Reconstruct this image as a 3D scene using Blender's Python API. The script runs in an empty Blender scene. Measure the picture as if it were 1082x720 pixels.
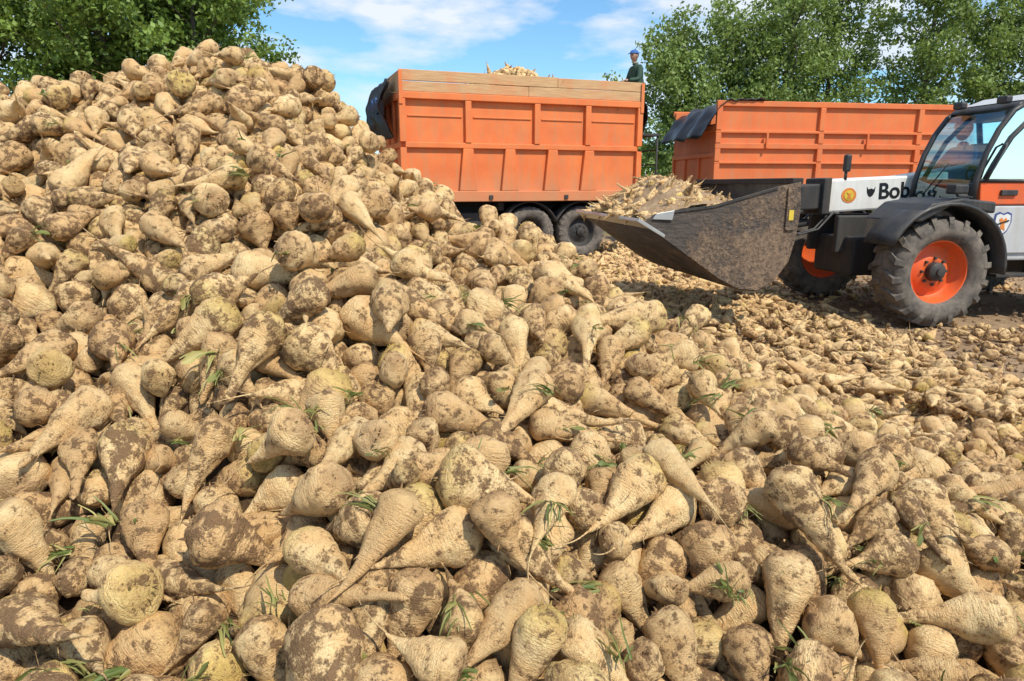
import bpy, bmesh, math, random
import numpy as np
from mathutils import Vector, Matrix, Quaternion, noise as mnoise
rnd = random.Random(7); rng = np.random.default_rng(11)
scene = bpy.context.scene
COL = scene.collection
R_ = math.radians

# ------------------------------------------------------------------ materials
def new_mat(name):
    m = bpy.data.materials.new(name); m.use_nodes = True
    nt = m.node_tree; nt.nodes.clear()
    out = nt.nodes.new('ShaderNodeOutputMaterial')
    b = nt.nodes.new('ShaderNodeBsdfPrincipled')
    nt.links.new(b.outputs[0], out.inputs[0])
    return m, nt, b
def N(nt, t, **k):
    n = nt.nodes.new(t)
    for a, v in k.items(): setattr(n, a, v)
    return n
def noise_n(nt, vec, scale, detail=4, rough=.55):
    n = N(nt, 'ShaderNodeTexNoise')
    n.inputs['Scale'].default_value = scale; n.inputs['Detail'].default_value = detail
    n.inputs['Roughness'].default_value = rough
    if vec is not None: nt.links.new(vec, n.inputs['Vector'])
    return n.outputs['Fac']
def mrange(nt, v, a, b, c=0., d=1.):
    n = N(nt, 'ShaderNodeMapRange'); n.clamp = True
    nt.links.new(v, n.inputs[0])
    for i, x in zip((1, 2, 3, 4), (a, b, c, d)): n.inputs[i].default_value = x
    return n.outputs[0]
def mathn(nt, op, a, b=None):
    n = N(nt, 'ShaderNodeMath', operation=op)
    for i, x in enumerate((a, b)):
        if x is None: continue
        if isinstance(x, (int, float)): n.inputs[i].default_value = x
        else: nt.links.new(x, n.inputs[i])
    return n.outputs[0]
def mix(nt, f, a, b, bt='MIX'):
    n = N(nt, 'ShaderNodeMix', data_type='RGBA', blend_type=bt)
    if isinstance(f, (int, float)): n.inputs[0].default_value = f
    else: nt.links.new(f, n.inputs[0])
    for i, x in ((6, a), (7, b)):
        if isinstance(x, tuple): n.inputs[i].default_value = (*x, 1)
        else: nt.links.new(x, n.inputs[i])
    return n.outputs[2]
def bump(nt, b, h, strength, dist):
    n = N(nt, 'ShaderNodeBump'); n.inputs['Strength'].default_value = strength
    n.inputs['Distance'].default_value = dist
    nt.links.new(h, n.inputs['Height']); nt.links.new(n.outputs[0], b.inputs['Normal'])
def ocoord(nt): return N(nt, 'ShaderNodeTexCoord').outputs['Object']
def scaled(nt, v, s, loc=(0,0,0)):
    n = N(nt, 'ShaderNodeMapping'); n.inputs['Scale'].default_value = s; n.inputs['Location'].default_value = loc
    nt.links.new(v, n.inputs[0]); return n.outputs[0]

def painted(name, c1, c2, dirt, rough=.45, dirt_amt=.45, metal=0, scale=1.5, bmp=.15, low=None):
    m, nt, b = new_mat(name); v = ocoord(nt)
    base = mix(nt, mrange(nt, noise_n(nt, v, scale, 5), .35, .65), c1, c2)
    streak = noise_n(nt, scaled(nt, v, (6, 6, .7)), 1.6, 6, .7)
    f = mathn(nt, 'MULTIPLY', mrange(nt, streak, .48, .72), dirt_amt)
    sp = mrange(nt, noise_n(nt, v, 38, 5, .7), .58, .70, 0, dirt_amt)
    col = mix(nt, f, base, dirt); col = mix(nt, sp, col, dirt)
    if low:
        s = N(nt, 'ShaderNodeSeparateXYZ'); nt.links.new(v, s.inputs[0])
        z = mathn(nt, 'ADD', s.outputs[2], mathn(nt, 'MULTIPLY', streak, -.8))
        col = mix(nt, mrange(nt, z, low[0]-.4, low[1]-.4, .6, 0), col, dirt)
    nt.links.new(col, b.inputs['Base Color'])
    nt.links.new(mrange(nt, streak, .3, .7, rough*.8, min(1, rough*1.5)), b.inputs['Roughness'])
    b.inputs['Metallic'].default_value = metal
    bump(nt, b, noise_n(nt, v, 12, 5), bmp, .01)
    return m
def plain(name, c, rough=.6, metal=0, var=.25, scale=8):
    m, nt, b = new_mat(name); v = ocoord(nt)
    c2 = tuple(x*(1-var) for x in c)
    nt.links.new(mix(nt, noise_n(nt, v, scale, 4), c, c2), b.inputs['Base Color'])
    b.inputs['Roughness'].default_value = rough; b.inputs['Metallic'].default_value = metal
    bump(nt, b, noise_n(nt, v, scale*6, 3), .1, .004)
    return m

M_ORANGE = painted('orange_trailer_paint', (.76,.20,.05), (.66,.15,.036), (.44,.24,.13), .6, .55, 0, 1.5, .15, (1.2, 1.8))
M_ORANGE2 = painted('orange_trailer_paint_b', (.72,.175,.045), (.62,.14,.036), (.44,.24,.13), .6, .55, 0, 1.5, .15, (1.2, 1.8))
M_RIM = painted('orange_rim_paint', (.80,.13,.025), (.68,.10,.02), (.3,.15,.08), .45, .4)
M_WHITE = painted('white_boom_paint', (.78,.77,.73), (.70,.69,.65), (.4,.33,.25), .4, .35)
M_GREYP = painted('light_grey_paint', (.52,.53,.54), (.44,.45,.46), (.32,.27,.2), .4, .35)
M_BLACKP = painted('black_plastic', (.020,.021,.024), (.032,.032,.034), (.14,.115,.09), .45, .35)
M_CHASSIS = painted('chassis_dark', (.025,.025,.027), (.04,.037,.034), (.13,.10,.075), .7, .5)
M_BUCKIN = painted('bucket_inner', (.015,.014,.013), (.035,.03,.027), (.10,.08,.06), .7, .4, .1, 3)
M_STEEL = plain('worn_steel', (.55,.55,.54), .4, .6)
M_TARP = plain('black_tarp', (.018,.020,.027), .38, 0, .4, 3)
M_TARPB = plain('blue_tarp', (.03,.08,.22), .5)
M_LETTER = plain('black_lettering', (.01,.01,.01), .5)
M_SEAT = plain('seat_fabric', (.03,.03,.035), .9)
def bucket_m():
    m, nt, b = new_mat('muddy_bucket_steel'); v = ocoord(nt)
    s = N(nt, 'ShaderNodeSeparateXYZ'); nt.links.new(v, s.inputs[0])
    a = noise_n(nt, v, 2.2, 7, .68); c = noise_n(nt, v, 26, 5, .75); sc = noise_n(nt, scaled(nt, v, (1.2, 1, 9)), 4, 5, .7)
    col = mix(nt, mrange(nt, sc, .4, .65), (.05,.042,.037), (.12,.095,.08))
    mud = mathn(nt, 'ADD', mathn(nt, 'MULTIPLY', a, 1.0), mathn(nt, 'MULTIPLY', mrange(nt, s.outputs[0], -3.0, -1.8), .18))
    mk = mrange(nt, mathn(nt, 'ADD', mud, mathn(nt, 'MULTIPLY', c, .3)), .68, .82, 0, .9)
    col = mix(nt, mk, col, mix(nt, mrange(nt, c, .35, .65), (.10,.062,.04), (.30,.205,.13)))
    nt.links.new(col, b.inputs['Base Color']); b.inputs['Roughness'].default_value = .8
    bump(nt, b, mathn(nt, 'ADD', mathn(nt, 'MULTIPLY', mk, .5), mathn(nt, 'MULTIPLY', c, .8)), .9, .02)
    return m
M_BUCKET = bucket_m()
def wood():
    m, nt, b = new_mat('weathered_wood'); v = ocoord(nt)
    n1 = noise_n(nt, scaled(nt, v, (1, 8, 22)), 2.5, 6, .65)
    col = mix(nt, mrange(nt, n1, .35, .68), (.62,.40,.20), (.42,.24,.12))
    col = mix(nt, mrange(nt, noise_n(nt, v, 1.3, 5, .7), .45, .65, 0, .75), col, (.62,.21,.08))
    nt.links.new(col, b.inputs['Base Color']); b.inputs['Roughness'].default_value = .8
    bump(nt, b, n1, .4, .01); return m
M_WOOD = wood()
def tyre():
    m, nt, b = new_mat('dusty_tyre_rubber'); v = ocoord(nt)
    f = mrange(nt, noise_n(nt, v, 5, 6, .7), .35, .62)
    nt.links.new(mix(nt, f, (.05,.045,.042), (.19,.16,.13)), b.inputs['Base Color'])
    b.inputs['Roughness'].default_value = .9
    bump(nt, b, noise_n(nt, v, 40, 4), .3, .006); return m
M_TYRE = tyre()
def glass():
    m, nt, b = new_mat('cab_glass'); out = [n for n in nt.nodes if n.type == 'OUTPUT_MATERIAL'][0]
    tr = N(nt, 'ShaderNodeBsdfTransparent'); tr.inputs[0].default_value = (.62,.80,.86,1)
    gl = N(nt, 'ShaderNodeBsdfGlossy'); gl.inputs['Roughness'].default_value = .03
    gl.inputs[0].default_value = (.8,.95,1,1)
    fr = N(nt, 'ShaderNodeFresnel'); fr.inputs[0].default_value = 1.5
    mx = N(nt, 'ShaderNodeMixShader')
    nt.links.new(mathn(nt, 'ADD', fr.outputs[0], .10), mx.inputs[0])
    nt.links.new(tr.outputs[0], mx.inputs[1]); nt.links.new(gl.outputs[0], mx.inputs[2])
    nt.links.new(mx.outputs[0], out.inputs[0]); return m
M_GLASS = glass()

def soil(name, big=False):
    m, nt, b = new_mat(name); v = ocoord(nt)
    a = noise_n(nt, v, .35 if big else 3, 7, .65); c = noise_n(nt, v, 9, 5, .7)
    col = mix(nt, mrange(nt, a, .35, .65), (.34,.235,.145) if big else (.08,.048,.026), (.22,.145,.085) if big else (.045,.027,.015))  # small variant: soil tone darkened to paint in shade between beets
    col = mix(nt, mrange(nt, c, .5, .7, 0, .6), col, (.46,.335,.215) if big else (.12,.078,.042))
    if big:
        g = noise_n(nt, v, .12, 3)
        s = N(nt, 'ShaderNodeSeparateXYZ'); nt.links.new(v, s.inputs[0])
        far = mathn(nt, 'MULTIPLY', mrange(nt, s.outputs[1], 19, 24), mrange(nt, g, .35, .5))
        col = mix(nt, far, col, (.06,.09,.025))
    nt.links.new(col, b.inputs['Base Color']); b.inputs['Roughness'].default_value = .95
    b.inputs['Specular IOR Level'].default_value = .1
    h = mathn(nt, 'ADD', noise_n(nt, v, 4, 7, .65), mathn(nt, 'MULTIPLY', c, .5))
    bump(nt, b, h, .8, .07); return m
M_GAPSHADE = soil('gap_shade_soil'); M_GROUND = soil('bare_earth', True)  # first one is a dark soil colour standing in for gap shade

def beet_mat():
    m, nt, b = new_mat('sugar_beet_skin')
    at = N(nt, 'ShaderNodeAttribute'); at.attribute_name = 'lpos'; v0 = at.outputs['Vector']
    oi = N(nt, 'ShaderNodeObjectInfo').outputs['Random']
    va = N(nt, 'ShaderNodeVectorMath', operation='ADD'); nt.links.new(v0, va.inputs[0])
    cx = N(nt, 'ShaderNodeCombineXYZ'); nt.links.new(mathn(nt, 'MULTIPLY', oi, 97.), cx.inputs[0]); nt.links.new(mathn(nt, 'MULTIPLY', oi, -53.), cx.inputs[1]); nt.links.new(mathn(nt, 'MULTIPLY', oi, 31.), cx.inputs[2])
    nt.links.new(cx.outputs[0], va.inputs[1]); v = va.outputs[0]
    fr = lambda k: mathn(nt, 'FRACT', mathn(nt, 'MULTIPLY', oi, k))
    r2 = fr(31.7); r3 = fr(173.3); r4 = fr(57.1)
    n1 = noise_n(nt, v, .9, 2, .6)
    n2 = noise_n(nt, v, 1.9, 6, .68)
    n3 = noise_n(nt, scaled(nt, v, (1.3, 1.3, 6)), 2.3, 4, .66)
    n4 = noise_n(nt, v, 12, 3, .7)
    col = mix(nt, mrange(nt, n1, .35, .65), (.80,.52,.235), (.90,.67,.345))
    col = mix(nt, mrange(nt, n3, .50, .70, 0, .5), col, (.62,.35,.14))
    col = mix(nt, mrange(nt, r2, .40, 1, 0, .6), col, (.60,.345,.145))
    s = N(nt, 'ShaderNodeSeparateXYZ'); nt.links.new(v0, s.inputs[0])
    cz = mrange(nt, mathn(nt, 'ADD', s.outputs[2], mathn(nt, 'MULTIPLY', n2, .6)), .75, 1.1)
    col = mix(nt, mathn(nt, 'MULTIPLY', cz, .75), col, (.30,.175,.08))
    gm = mathn(nt, 'MULTIPLY', mrange(nt, mathn(nt, 'ADD', s.outputs[2], mathn(nt, 'MULTIPLY', n1, 1.2)), .3, 1.1), mrange(nt, r3, .66, .97, 0, .45))
    col = mix(nt, gm, col, (.64,.50,.08))
    bias = mrange(nt, r4, 0, 1, -.075, .085)
    dd = mathn(nt, 'ADD', mathn(nt, 'ADD', n2, bias), mathn(nt, 'MULTIPLY', n4, .26))
    d1 = mrange(nt, dd, .58, .72, 0, .6)
    col = mix(nt, d1, col, (.45,.255,.11))
    d2 = mrange(nt, dd, .685, .77, 0, .86)
    col = mix(nt, d2, col, mix(nt, n4, (.085,.044,.02), (.26,.145,.068)))
    sp = mrange(nt, n4, .62, .70, 0, .6)
    col = mix(nt, sp, col, (.22,.12,.052))
    nt.links.new(col, b.inputs['Base Color'])
    nt.links.new(mrange(nt, d1, 0, .6, .52, .85), b.inputs['Roughness'])
    b.inputs['Specular IOR Level'].default_value = .4
    h = mathn(nt, 'ADD', mathn(nt, 'MULTIPLY', n3, .7), mathn(nt, 'ADD', mathn(nt, 'MULTIPLY', n4, .4), mathn(nt, 'MULTIPLY', d2, .25)))
    bump(nt, b, h, .95, .014)
    return m
M_BEET = beet_mat()

def leaf_mat(name, ca, cb, tr=.3, tc=(.30,.38,.06)):
    m, nt, b = new_mat(name); out = [n for n in nt.nodes if n.type == 'OUTPUT_MATERIAL'][0]
    g = N(nt, 'ShaderNodeNewGeometry').outputs['Random Per Island']
    v = ocoord(nt)
    col = mix(nt, g, ca, cb)
    col = mix(nt, mrange(nt, noise_n(nt, v, .7, 2), .35, .65, 0, .5), col, tuple(x*.6 for x in ca))
    nt.links.new(col, b.inputs['Base Color']); b.inputs['Roughness'].default_value = .55
    t = N(nt, 'ShaderNodeBsdfTranslucent'); nt.links.new(mix(nt, .5, col, tc), t.inputs[0])
    mx = N(nt, 'ShaderNodeMixShader'); mx.inputs[0].default_value = tr
    nt.links.new(b.outputs[0], mx.inputs[1]); nt.links.new(t.outputs[0], mx.inputs[2])
    nt.links.new(mx.outputs[0], out.inputs[0]); return m
M_LEAF = leaf_mat('poplar_leaves', (.17,.26,.06), (.33,.43,.13), .35)
M_LEAFD = leaf_mat('broad_leaves', (.12,.20,.03), (.26,.38,.07))
M_SCRAP = leaf_mat('beet_stalks', (.10,.16,.03), (.50,.42,.14), .2, (.2,.2,.05))
M_BARK = plain('bark', (.16,.13,.10), .95, 0, .5, 3)

# ------------------------------------------------------------------ mesh helpers
def link(o, parent=None):
    COL.objects.link(o)
    if parent is not None: o.parent = parent
    return o
def empty(name, loc=(0,0,0), rz=0):
    o = bpy.data.objects.new(name, None); COL.objects.link(o); o.location = loc; o.rotation_euler[2] = rz
    o.empty_display_size = .3; return o
def obj_from(name, verts, faces, mat, parent=None, smooth=False):
    me = bpy.data.meshes.new(name); me.from_pydata([tuple(v) for v in verts], [], faces); me.update()
    if mat: me.materials.append(mat)
    if smooth: me.polygons.foreach_set('use_smooth', [True]*len(me.polygons))
    return link(bpy.data.objects.new(name, me), parent)
def bevel(o, w=.01, seg=2):
    m = o.modifiers.new('bev', 'BEVEL'); m.width = w; m.segments = seg; m.limit_method = 'ANGLE'; return o
def box(name, lo, hi, mat, parent=None, bev=.008):
    return boxes(name, [(lo, hi)], mat, parent, bev)
def boxes(name, lst, mat, parent=None, bev=.008):
    v=[];f=[]
    for lo,hi in lst:
        k=len(v); x0,y0,z0 = lo; x1,y1,z1 = hi
        v += [(x0,y0,z0),(x1,y0,z0),(x1,y1,z0),(x0,y1,z0),(x0,y0,z1),(x1,y0,z1),(x1,y1,z1),(x0,y1,z1)]
        f += [tuple(k+i for i in q) for q in [(0,3,2,1),(4,5,6,7),(0,1,5,4),(1,2,6,5),(2,3,7,6),(3,0,4,7)]]
    o = obj_from(name, v, f, mat, parent)
    if bev: bevel(o, bev)
    return o
def prism_xz(name, pts, y0, y1, mat, parent=None, bev=.008):
    n=len(pts); v=[(p[0],y0,p[1]) for p in pts]+[(p[0],y1,p[1]) for p in pts]
    f=[tuple(range(n)), tuple(range(2*n-1,n-1,-1))]+[(i,n+i,n+(i+1)%n,(i+1)%n) for i in range(n)]
    o=obj_from(name,v,f,mat,parent)
    bm=bmesh.new(); bm.from_mesh(o.data); bmesh.ops.recalc_face_normals(bm, faces=bm.faces); bm.to_mesh(o.data); bm.free()
    if bev: bevel(o,bev)
    return o
def sheet_xz(name, pts, y0, y1, th, mat, parent=None):
    n=len(pts); v=[(p[0],y0,p[1]) for p in pts]+[(p[0],y1,p[1]) for p in pts]
    f=[(i,i+1,n+i+1,n+i) for i in range(n-1)]
    o=obj_from(name,v,f,mat,parent,True); s=o.modifiers.new('s','SOLIDIFY'); s.thickness=th; s.offset=0
    return o
def tube(name, pts, r, mat, parent=None, seg=8, cyclic=False):
    V=[];F=[]; P=[Vector(p) for p in pts]; n=len(P)
    rr = r if isinstance(r,(list,tuple)) else [r]*n
    prev=None
    for i,p in enumerate(P):
        a=P[(i-1)%n] if (cyclic or i>0) else P[i]; b=P[(i+1)%n] if (cyclic or i<n-1) else P[i]
        t=(b-a).normalized()
        if prev is None: u=t.orthogonal().normalized()
        else: u=(prev-t*prev.dot(t)).normalized()
        prev=u; w=t.cross(u)
        for k in range(seg):
            A=2*math.pi*k/seg; V.append(p+(u*math.cos(A)+w*math.sin(A))*rr[i])
    m = n if cyclic else n-1
    for i in range(m):
        for k in range(seg):
            j=(i+1)%n; F.append((i*seg+k,i*seg+(k+1)%seg,j*seg+(k+1)%seg,j*seg+k))
    if not cyclic:
        F.append(tuple(range(seg-1,-1,-1))); F.append(tuple((n-1)*seg+k for k in range(seg)))
    return obj_from(name,V,F,mat,parent,True)
def lathe(name, prof, mat, parent=None, seg=48, loc=(0,0,0)):
    V=[];F=[]; n=len(prof)
    for k in range(seg):
        A=2*math.pi*k/seg
        for r,y in prof: V.append((r*math.cos(A)+loc[0], y+loc[1], r*math.sin(A)+loc[2]))
    for k in range(seg):
        for i in range(n-1):
            a=k*n+i; b=((k+1)%seg)*n+i; F.append((a,a+1,b+1,b))
    o=obj_from(name,V,F,mat,parent,True)
    m=o.modifiers.new('e','EDGE_SPLIT'); m.split_angle=R_(40)
    return o

def wheel(tag, parent, cx, cy, cz, R, W, rimR, rim_mat, side=-1, lugs=20, lug_h=.03):
    e = bpy.data.objects.new(tag, None); COL.objects.link(e); e.parent=parent; e.location=(cx,cy,cz)
    if side>0: e.rotation_euler[2]=math.pi
    h=W/2; b=R-lug_h
    prof=[(rimR*.98,-h*.62),(rimR+.01,-h*.8),(rimR+.05,-h*.98),((rimR+b)/2,-h*1.06),(b-.07,-h*1.02),(b-.025,-h*.93),(b,-h*.75),(b+.006,-h*.3),(b+.008,0),(b+.006,h*.3),(b,h*.75),(b-.025,h*.93),(b-.07,h*1.02),((rimR+b)/2,h*1.06),(rimR+.05,h*.98),(rimR*.98,h*.62)]
    lathe('tyre',prof,M_TYRE,e,64)
    V=[];F=[]
    for i in range(lugs):
        for sd in (-1,1):
            A0=2*math.pi*(i+(.5 if sd>0 else 0))/lugs; dA=2*math.pi/lugs
            pts=[(.0,.0),(.5,.10),(.93,.38),(1.05,.40)]
            ww=.36*dA; k=len(V)
            for j,(fy,fa) in enumerate(pts):
                y=sd*h*max(fy,.02); top=R if j<2 else (R-.012 if j==2 else R-.075); bot=b-.03 if j<3 else R-.12
                for (da,r) in ((-ww/2,bot),(-ww/2*.8,top),(ww/2*.8,top),(ww/2,bot)):
                    A=A0+fa*dA+da; V.append((r*math.cos(A),y,r*math.sin(A)))
            for j in range(3):
                for q in range(3):
                    a=k+j*4+q; F.append((a,a+1,a+5,a+4))
            F.append((k,k+1,k+2,k+3)); F.append((k+12,k+13,k+14,k+15))
    obj_from('tread_lugs',V,F,M_TYRE,e)
    rp=[(rimR*1.0,-h*.64),(rimR*1.03,-h*.72),(rimR*.97,-h*.70),(rimR*.93,-h*.55),(rimR*.86,-h*.15),(rimR*.80,-h*.05),(rimR*.62,-h*.12),(rimR*.50,-h*.30),(rimR*.34,-h*.32),(rimR*.30,-h*.30),(0.001,-h*.30)]
    lathe('rim_disc',rp,rim_mat,e,48)
    hp=[(rimR*.30,-h*.30),(rimR*.29,-h*.62),(rimR*.22,-h*.72),(rimR*.12,-h*.75),(rimR*.11,-h*.85),(.001,-h*.86)]
    lathe('hub',hp,M_CHASSIS,e,24)
    bl=[]
    for i in range(8):
        A=2*math.pi*i/8; bl.append(((math.cos(A)*rimR*.42-.014,-h*.42,math.sin(A)*rimR*.42-.014),(math.cos(A)*rimR*.42+.014,-h*.28,math.sin(A)*rimR*.42+.014)))
    boxes('wheel_nuts',bl,M_CHASSIS,e,.003)
    lathe('rim_inner',[(rimR*.98,h*.64),(rimR*.9,h*.3),(rimR*.5,h*.0),(.001,0)],rim_mat,e,32)
    return e

# ------------------------------------------------------------------ pile height field
CP=[(-.75,.97,.80),(-.06,.93,.79),(.73,1.02,.72),(-.19,1.47,1.09),(-.87,1.56,1.13),(-1.25,2.36,1.5),(-1.14,3.3,1.98),(1.02,1.7,.80),(.23,2.8,1.14),(1.29,2.9,.60),
(-2.5,3.4,1.88),(-3.2,3.5,1.85),(-1.95,3.9,2.16),(-1.5,3.75,2.13),(-1.0,3.75,2.01),(-.74,3.66,1.80),(-.62,3.55,1.62),(-.45,3.4,1.52),(-.29,3.45,1.42),(-.1,3.4,1.31),(.28,3.4,1.14),(.54,3.6,.97),(.84,3.75,.74),(1.44,3.9,.38),(2.0,3.85,.23),
(2.6,3.3,.24),(1.5,1.86,.61),(1.05,1.26,.68),(-1.95,5.9,.95),(-.9,5.2,.85),(0,4.8,.5),(.6,4.9,.3),(1.2,5,.14),(-3.2,6,.8),(-2,8,0),(0,7,0),(2,6,.0),(3,5,.04),(4,4,.06),
(-4.2,4,1.7),(-5,6,.6),(-5,3,1.2),(-3,2,1.25),(-3,1,.85),(-2,1,.85),(-2,2,1.26),(-1,0,.42),(0,0,.4),(1,0,.35),(-3,0,.4),(2,1,.45),(3,2,.26),(4,3,.08),(3,1,.2),(2.2,2.6,.36),(2,0,.2),(4,6,0),(6,4,0),(-5,0,.3),
(-6,9,0),(-3,9,0),(0,9,0),(3,9,0),(6,8,0),(8,4,0),(7,1,0),(5,-1,0),(2,-2,0),(-1,-2,0),(-5,-2,0),(-8,1,0),(-8,5,.1),(-8,9,0)]
CP=np.array(CP)
def tpsK(r2): return np.where(r2>0, .5*r2*np.log(np.maximum(r2,1e-12)), 0)
n=len(CP); D=((CP[:,None,:2]-CP[None,:,:2])**2).sum(-1)
A=np.zeros((n+3,n+3)); A[:n,:n]=tpsK(D)+np.eye(n)*.03; A[:n,n]=1; A[:n,n+1:]=CP[:,:2]; A[n,:n]=1; A[n+1:,:n]=CP[:,:2].T
W=np.linalg.solve(A,np.concatenate([CP[:,2],np.zeros(3)]))
GX0,GY0,GS=-9.,-3.,.06; NX,NY=300,220
gx=GX0+GS*np.arange(NX); gy=GY0+GS*np.arange(NY)
XX,YY=np.meshgrid(gx,gy,indexing='ij')
Hf=np.zeros_like(XX)
for k in range(n): Hf+=W[k]*tpsK((XX-CP[k,0])**2+(YY-CP[k,1])**2)
Hf+=W[n]+W[n+1]*XX+W[n+2]*YY
rad=np.sqrt(((XX+1.2)/8.0)**2+((YY-3.3)/5.9)**2)
Hf*=np.clip((1.0-rad)/.12,0,1); Hf=np.maximum(Hf,0)
Hf+= (Hf>.05)*(.025*np.sin(XX*5.1+YY*2.3)+.025*np.sin(YY*6.3-XX*3.1+1)+.015*np.sin(XX*9+YY*8))
Hf=np.maximum(Hf,0)
def samp(G,x,y):
    fx=np.clip((x-GX0)/GS,0,NX-1.001); fy=np.clip((y-GY0)/GS,0,NY-1.001)
    i=fx.astype(int); j=fy.astype(int); a=fx-i; b=fy-j
    return G[i,j]*(1-a)*(1-b)+G[i+1,j]*a*(1-b)+G[i,j+1]*(1-a)*b+G[i+1,j+1]*a*b
TH=.21
FL=np.maximum(Hf-TH,0)
dHx,dHy=np.gradient(Hf,GS)
v=[];f=[]
st=2
xi=range(0,NX,st); yi=range(0,NY,st); nxs=len(xi); nys=len(yi)
for i in xi:
    for j in yi: v.append((gx[i],gy[j],Hf[i,j]-TH+.02 if Hf[i,j]>.02 else -.25))
for a in range(nxs-1):
    for b in range(nys-1): f.append((a*nys+b,(a+1)*nys+b,(a+1)*nys+b+1,a*nys+b+1))
obj_from('pile_core_gap_shade_terrain',v,f,M_GAPSHADE,None,True)  # sheet under the beets, coloured dark so the gaps read as shaded

gv=[];gf=[]
gxs=list(np.linspace(-6,14,81)); gys=list(np.linspace(2,20,73))
gxs=[-500,-150,-50,-20]+gxs+[25,60,150,500]; gys=[-300,-60,-10]+gys+[30,60,150,600]
for x in gxs:
    for y in gys:
        z=0
        if -6<x<14 and 2<y<20: z=.035*mnoise.noise(Vector((x*.9,y*.9,0)))+.02*mnoise.noise(Vector((x*3,y*3,4)))-.015
        gv.append((x,y,z))
ny=len(gys)
for a in range(len(gxs)-1):
    for b in range(ny-1): gf.append((a*ny+b,(a+1)*ny+b,(a+1)*ny+b+1,a*ny+b+1))
obj_from('ground',gv,gf,M_GROUND,None,True)

# ------------------------------------------------------------------ beet variants
PF=np.array([0,.12,.28,.45,.62,.8,.92,1.0]); PR=np.array([1,.97,.83,.60,.38,.19,.10,.03])
VARQ=[2.6,3.1,3.6,4.1,4.6,5.4,2.1,3.2,3.9,2.8,4.4,1.9,1.3,2.4,3.4,5.0]
NV=len(VARQ); PICK=np.array([i for i in range(NV) if i!=12])
def make_beet(seed,q):
    r=random.Random(seed*13+5); V=[];F=[];seg=26
    zs=[.86,.85,.8,.7,.55,.38,.2]+[-q*t for t in np.linspace(0,1,28)**.9]
    blunt = r.random()<.25 or q<2.0
    a0=r.uniform(0,6.28); bx=r.uniform(-.22,.22)*3/q; by=r.uniform(-.14,.14)*3/q; ex=r.uniform(.78,1.06); ph=r.uniform(0,9)
    fat=r.uniform(-.22,.12); amp=r.uniform(.12,.26)
    for i,z in enumerate(zs):
        if z>0: rr=max(0,1-(z/.865)**2.4)**.5
        else:
            f_=-z/q; rr=float(np.interp(f_,PF,PR)); rr*=1+fat*math.sin(math.pi*f_)
            if blunt: rr=max(rr,.20*(1-max(0,(f_-.93)/.07))) if f_<1 else .02
            if i==len(zs)-1: rr=.012
        f_=max(0,-z/q)
        for k in range(seg):
            A=2*math.pi*k/seg; ca,sa=math.cos(A),math.sin(A)
            p=Vector((ca*rr,sa*rr,z)); off=Vector((seed*7.3,seed*3.1,0))
            d=1+amp*mnoise.noise(p*.9+off)+.10*mnoise.noise(p*2.3+off)+.05*mnoise.noise(p*6+off)
            d+=.02*math.sin(z*13+5*mnoise.noise(p*1.5+off)+ph)*(1 if z<.3 else 0)
            for aa in (a0,a0+math.pi):
                da=(A-aa+math.pi)%(2*math.pi)-math.pi
                d-=.15*math.exp(-da*da/.05)*(math.sin(math.pi*min(1,f_*1.15)) if f_>0 else 0)
            x=ca*rr*d*ex; y=sa*rr*d
            zz=z+.05*mnoise.noise(p*2+off)
            if z>.5: zz+=.14*mnoise.noise(Vector((x*2.5,y*2.5,seed)))
            bend=f_*f_*q
            V.append((x+bx*bend+.07*math.sin(f_*7+ph)*f_, y+by*bend+.06*math.cos(f_*6+ph)*f_, zz))
    for i in range(len(zs)-1):
        for k in range(seg): F.append((i*seg+k,(i+1)*seg+k,(i+1)*seg+(k+1)%seg,i*seg+(k+1)%seg))
    F.append(tuple(range(seg))); 
    def strand(p,d,L,r0,n=6,s=4,curl=.5):
        p=Vector(p); d=Vector(d).normalized(); k=len(V); c=Vector((r.uniform(-1,1),r.uniform(-1,1),r.uniform(-1,1)))*curl
        for j in range(n+1):
            t=j/n; u=d.orthogonal().normalized(); w=d.cross(u)
            for m in range(s):
                A=2*math.pi*m/s; V.append(tuple(p+(u*math.cos(A)+w*math.sin(A))*r0*(1-.8*t)))
            p=p+d*L/n; d=(d+c/n).normalized()
        for j in range(n):
            for m in range(s): F.append((k+j*s+m,k+j*s+(m+1)%s,k+(j+1)*s+(m+1)%s,k+(j+1)*s+m))
    tip=Vector(V[len(zs)*seg-seg//2]) 
    if not blunt: strand(tip+Vector((0,0,.05)),(bx*2,by*2,-1),r.uniform(.8,2.0),.045,8,4,.9)
    for j in range(r.randint(1,4)):
        f_=r.uniform(.35,.9); aa=a0+(math.pi if r.random()<.5 else 0)+r.uniform(-.3,.3); rr=float(np.interp(f_,PF,PR))*.9; b_=f_*f_*q
        strand((math.cos(aa)*rr+bx*b_,math.sin(aa)*rr+by*b_,-f_*q),(math.cos(aa),math.sin(aa),-1.2),r.uniform(.3,.9),.025)
    for j in range(r.randint(3,8)):
        aa=r.uniform(0,6.28); rr=r.uniform(.05,.5)
        strand((math.cos(aa)*rr,math.sin(aa)*rr,.74),(math.cos(aa)*.5,math.sin(aa)*.5,1),r.uniform(.12,.3),.075,2,5,.2)
    me=bpy.data.meshes.new('beet_variant_%02d'%seed); me.from_pydata(V,[],F); me.update()
    me.polygons.foreach_set('use_smooth',[True]*len(me.polygons)); me.materials.append(M_BEET)
    at=me.attributes.new('lpos','FLOAT_VECTOR','POINT'); at.data.foreach_set('vector',np.array(V,dtype=np.float32).ravel())
    return me
BC=bpy.data.collections.new('sugar_beet_variants')
for i,q in enumerate(VARQ):
    BC.objects.link(bpy.data.objects.new('beet_variant_%02d'%i,make_beet(i,q)))

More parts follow.
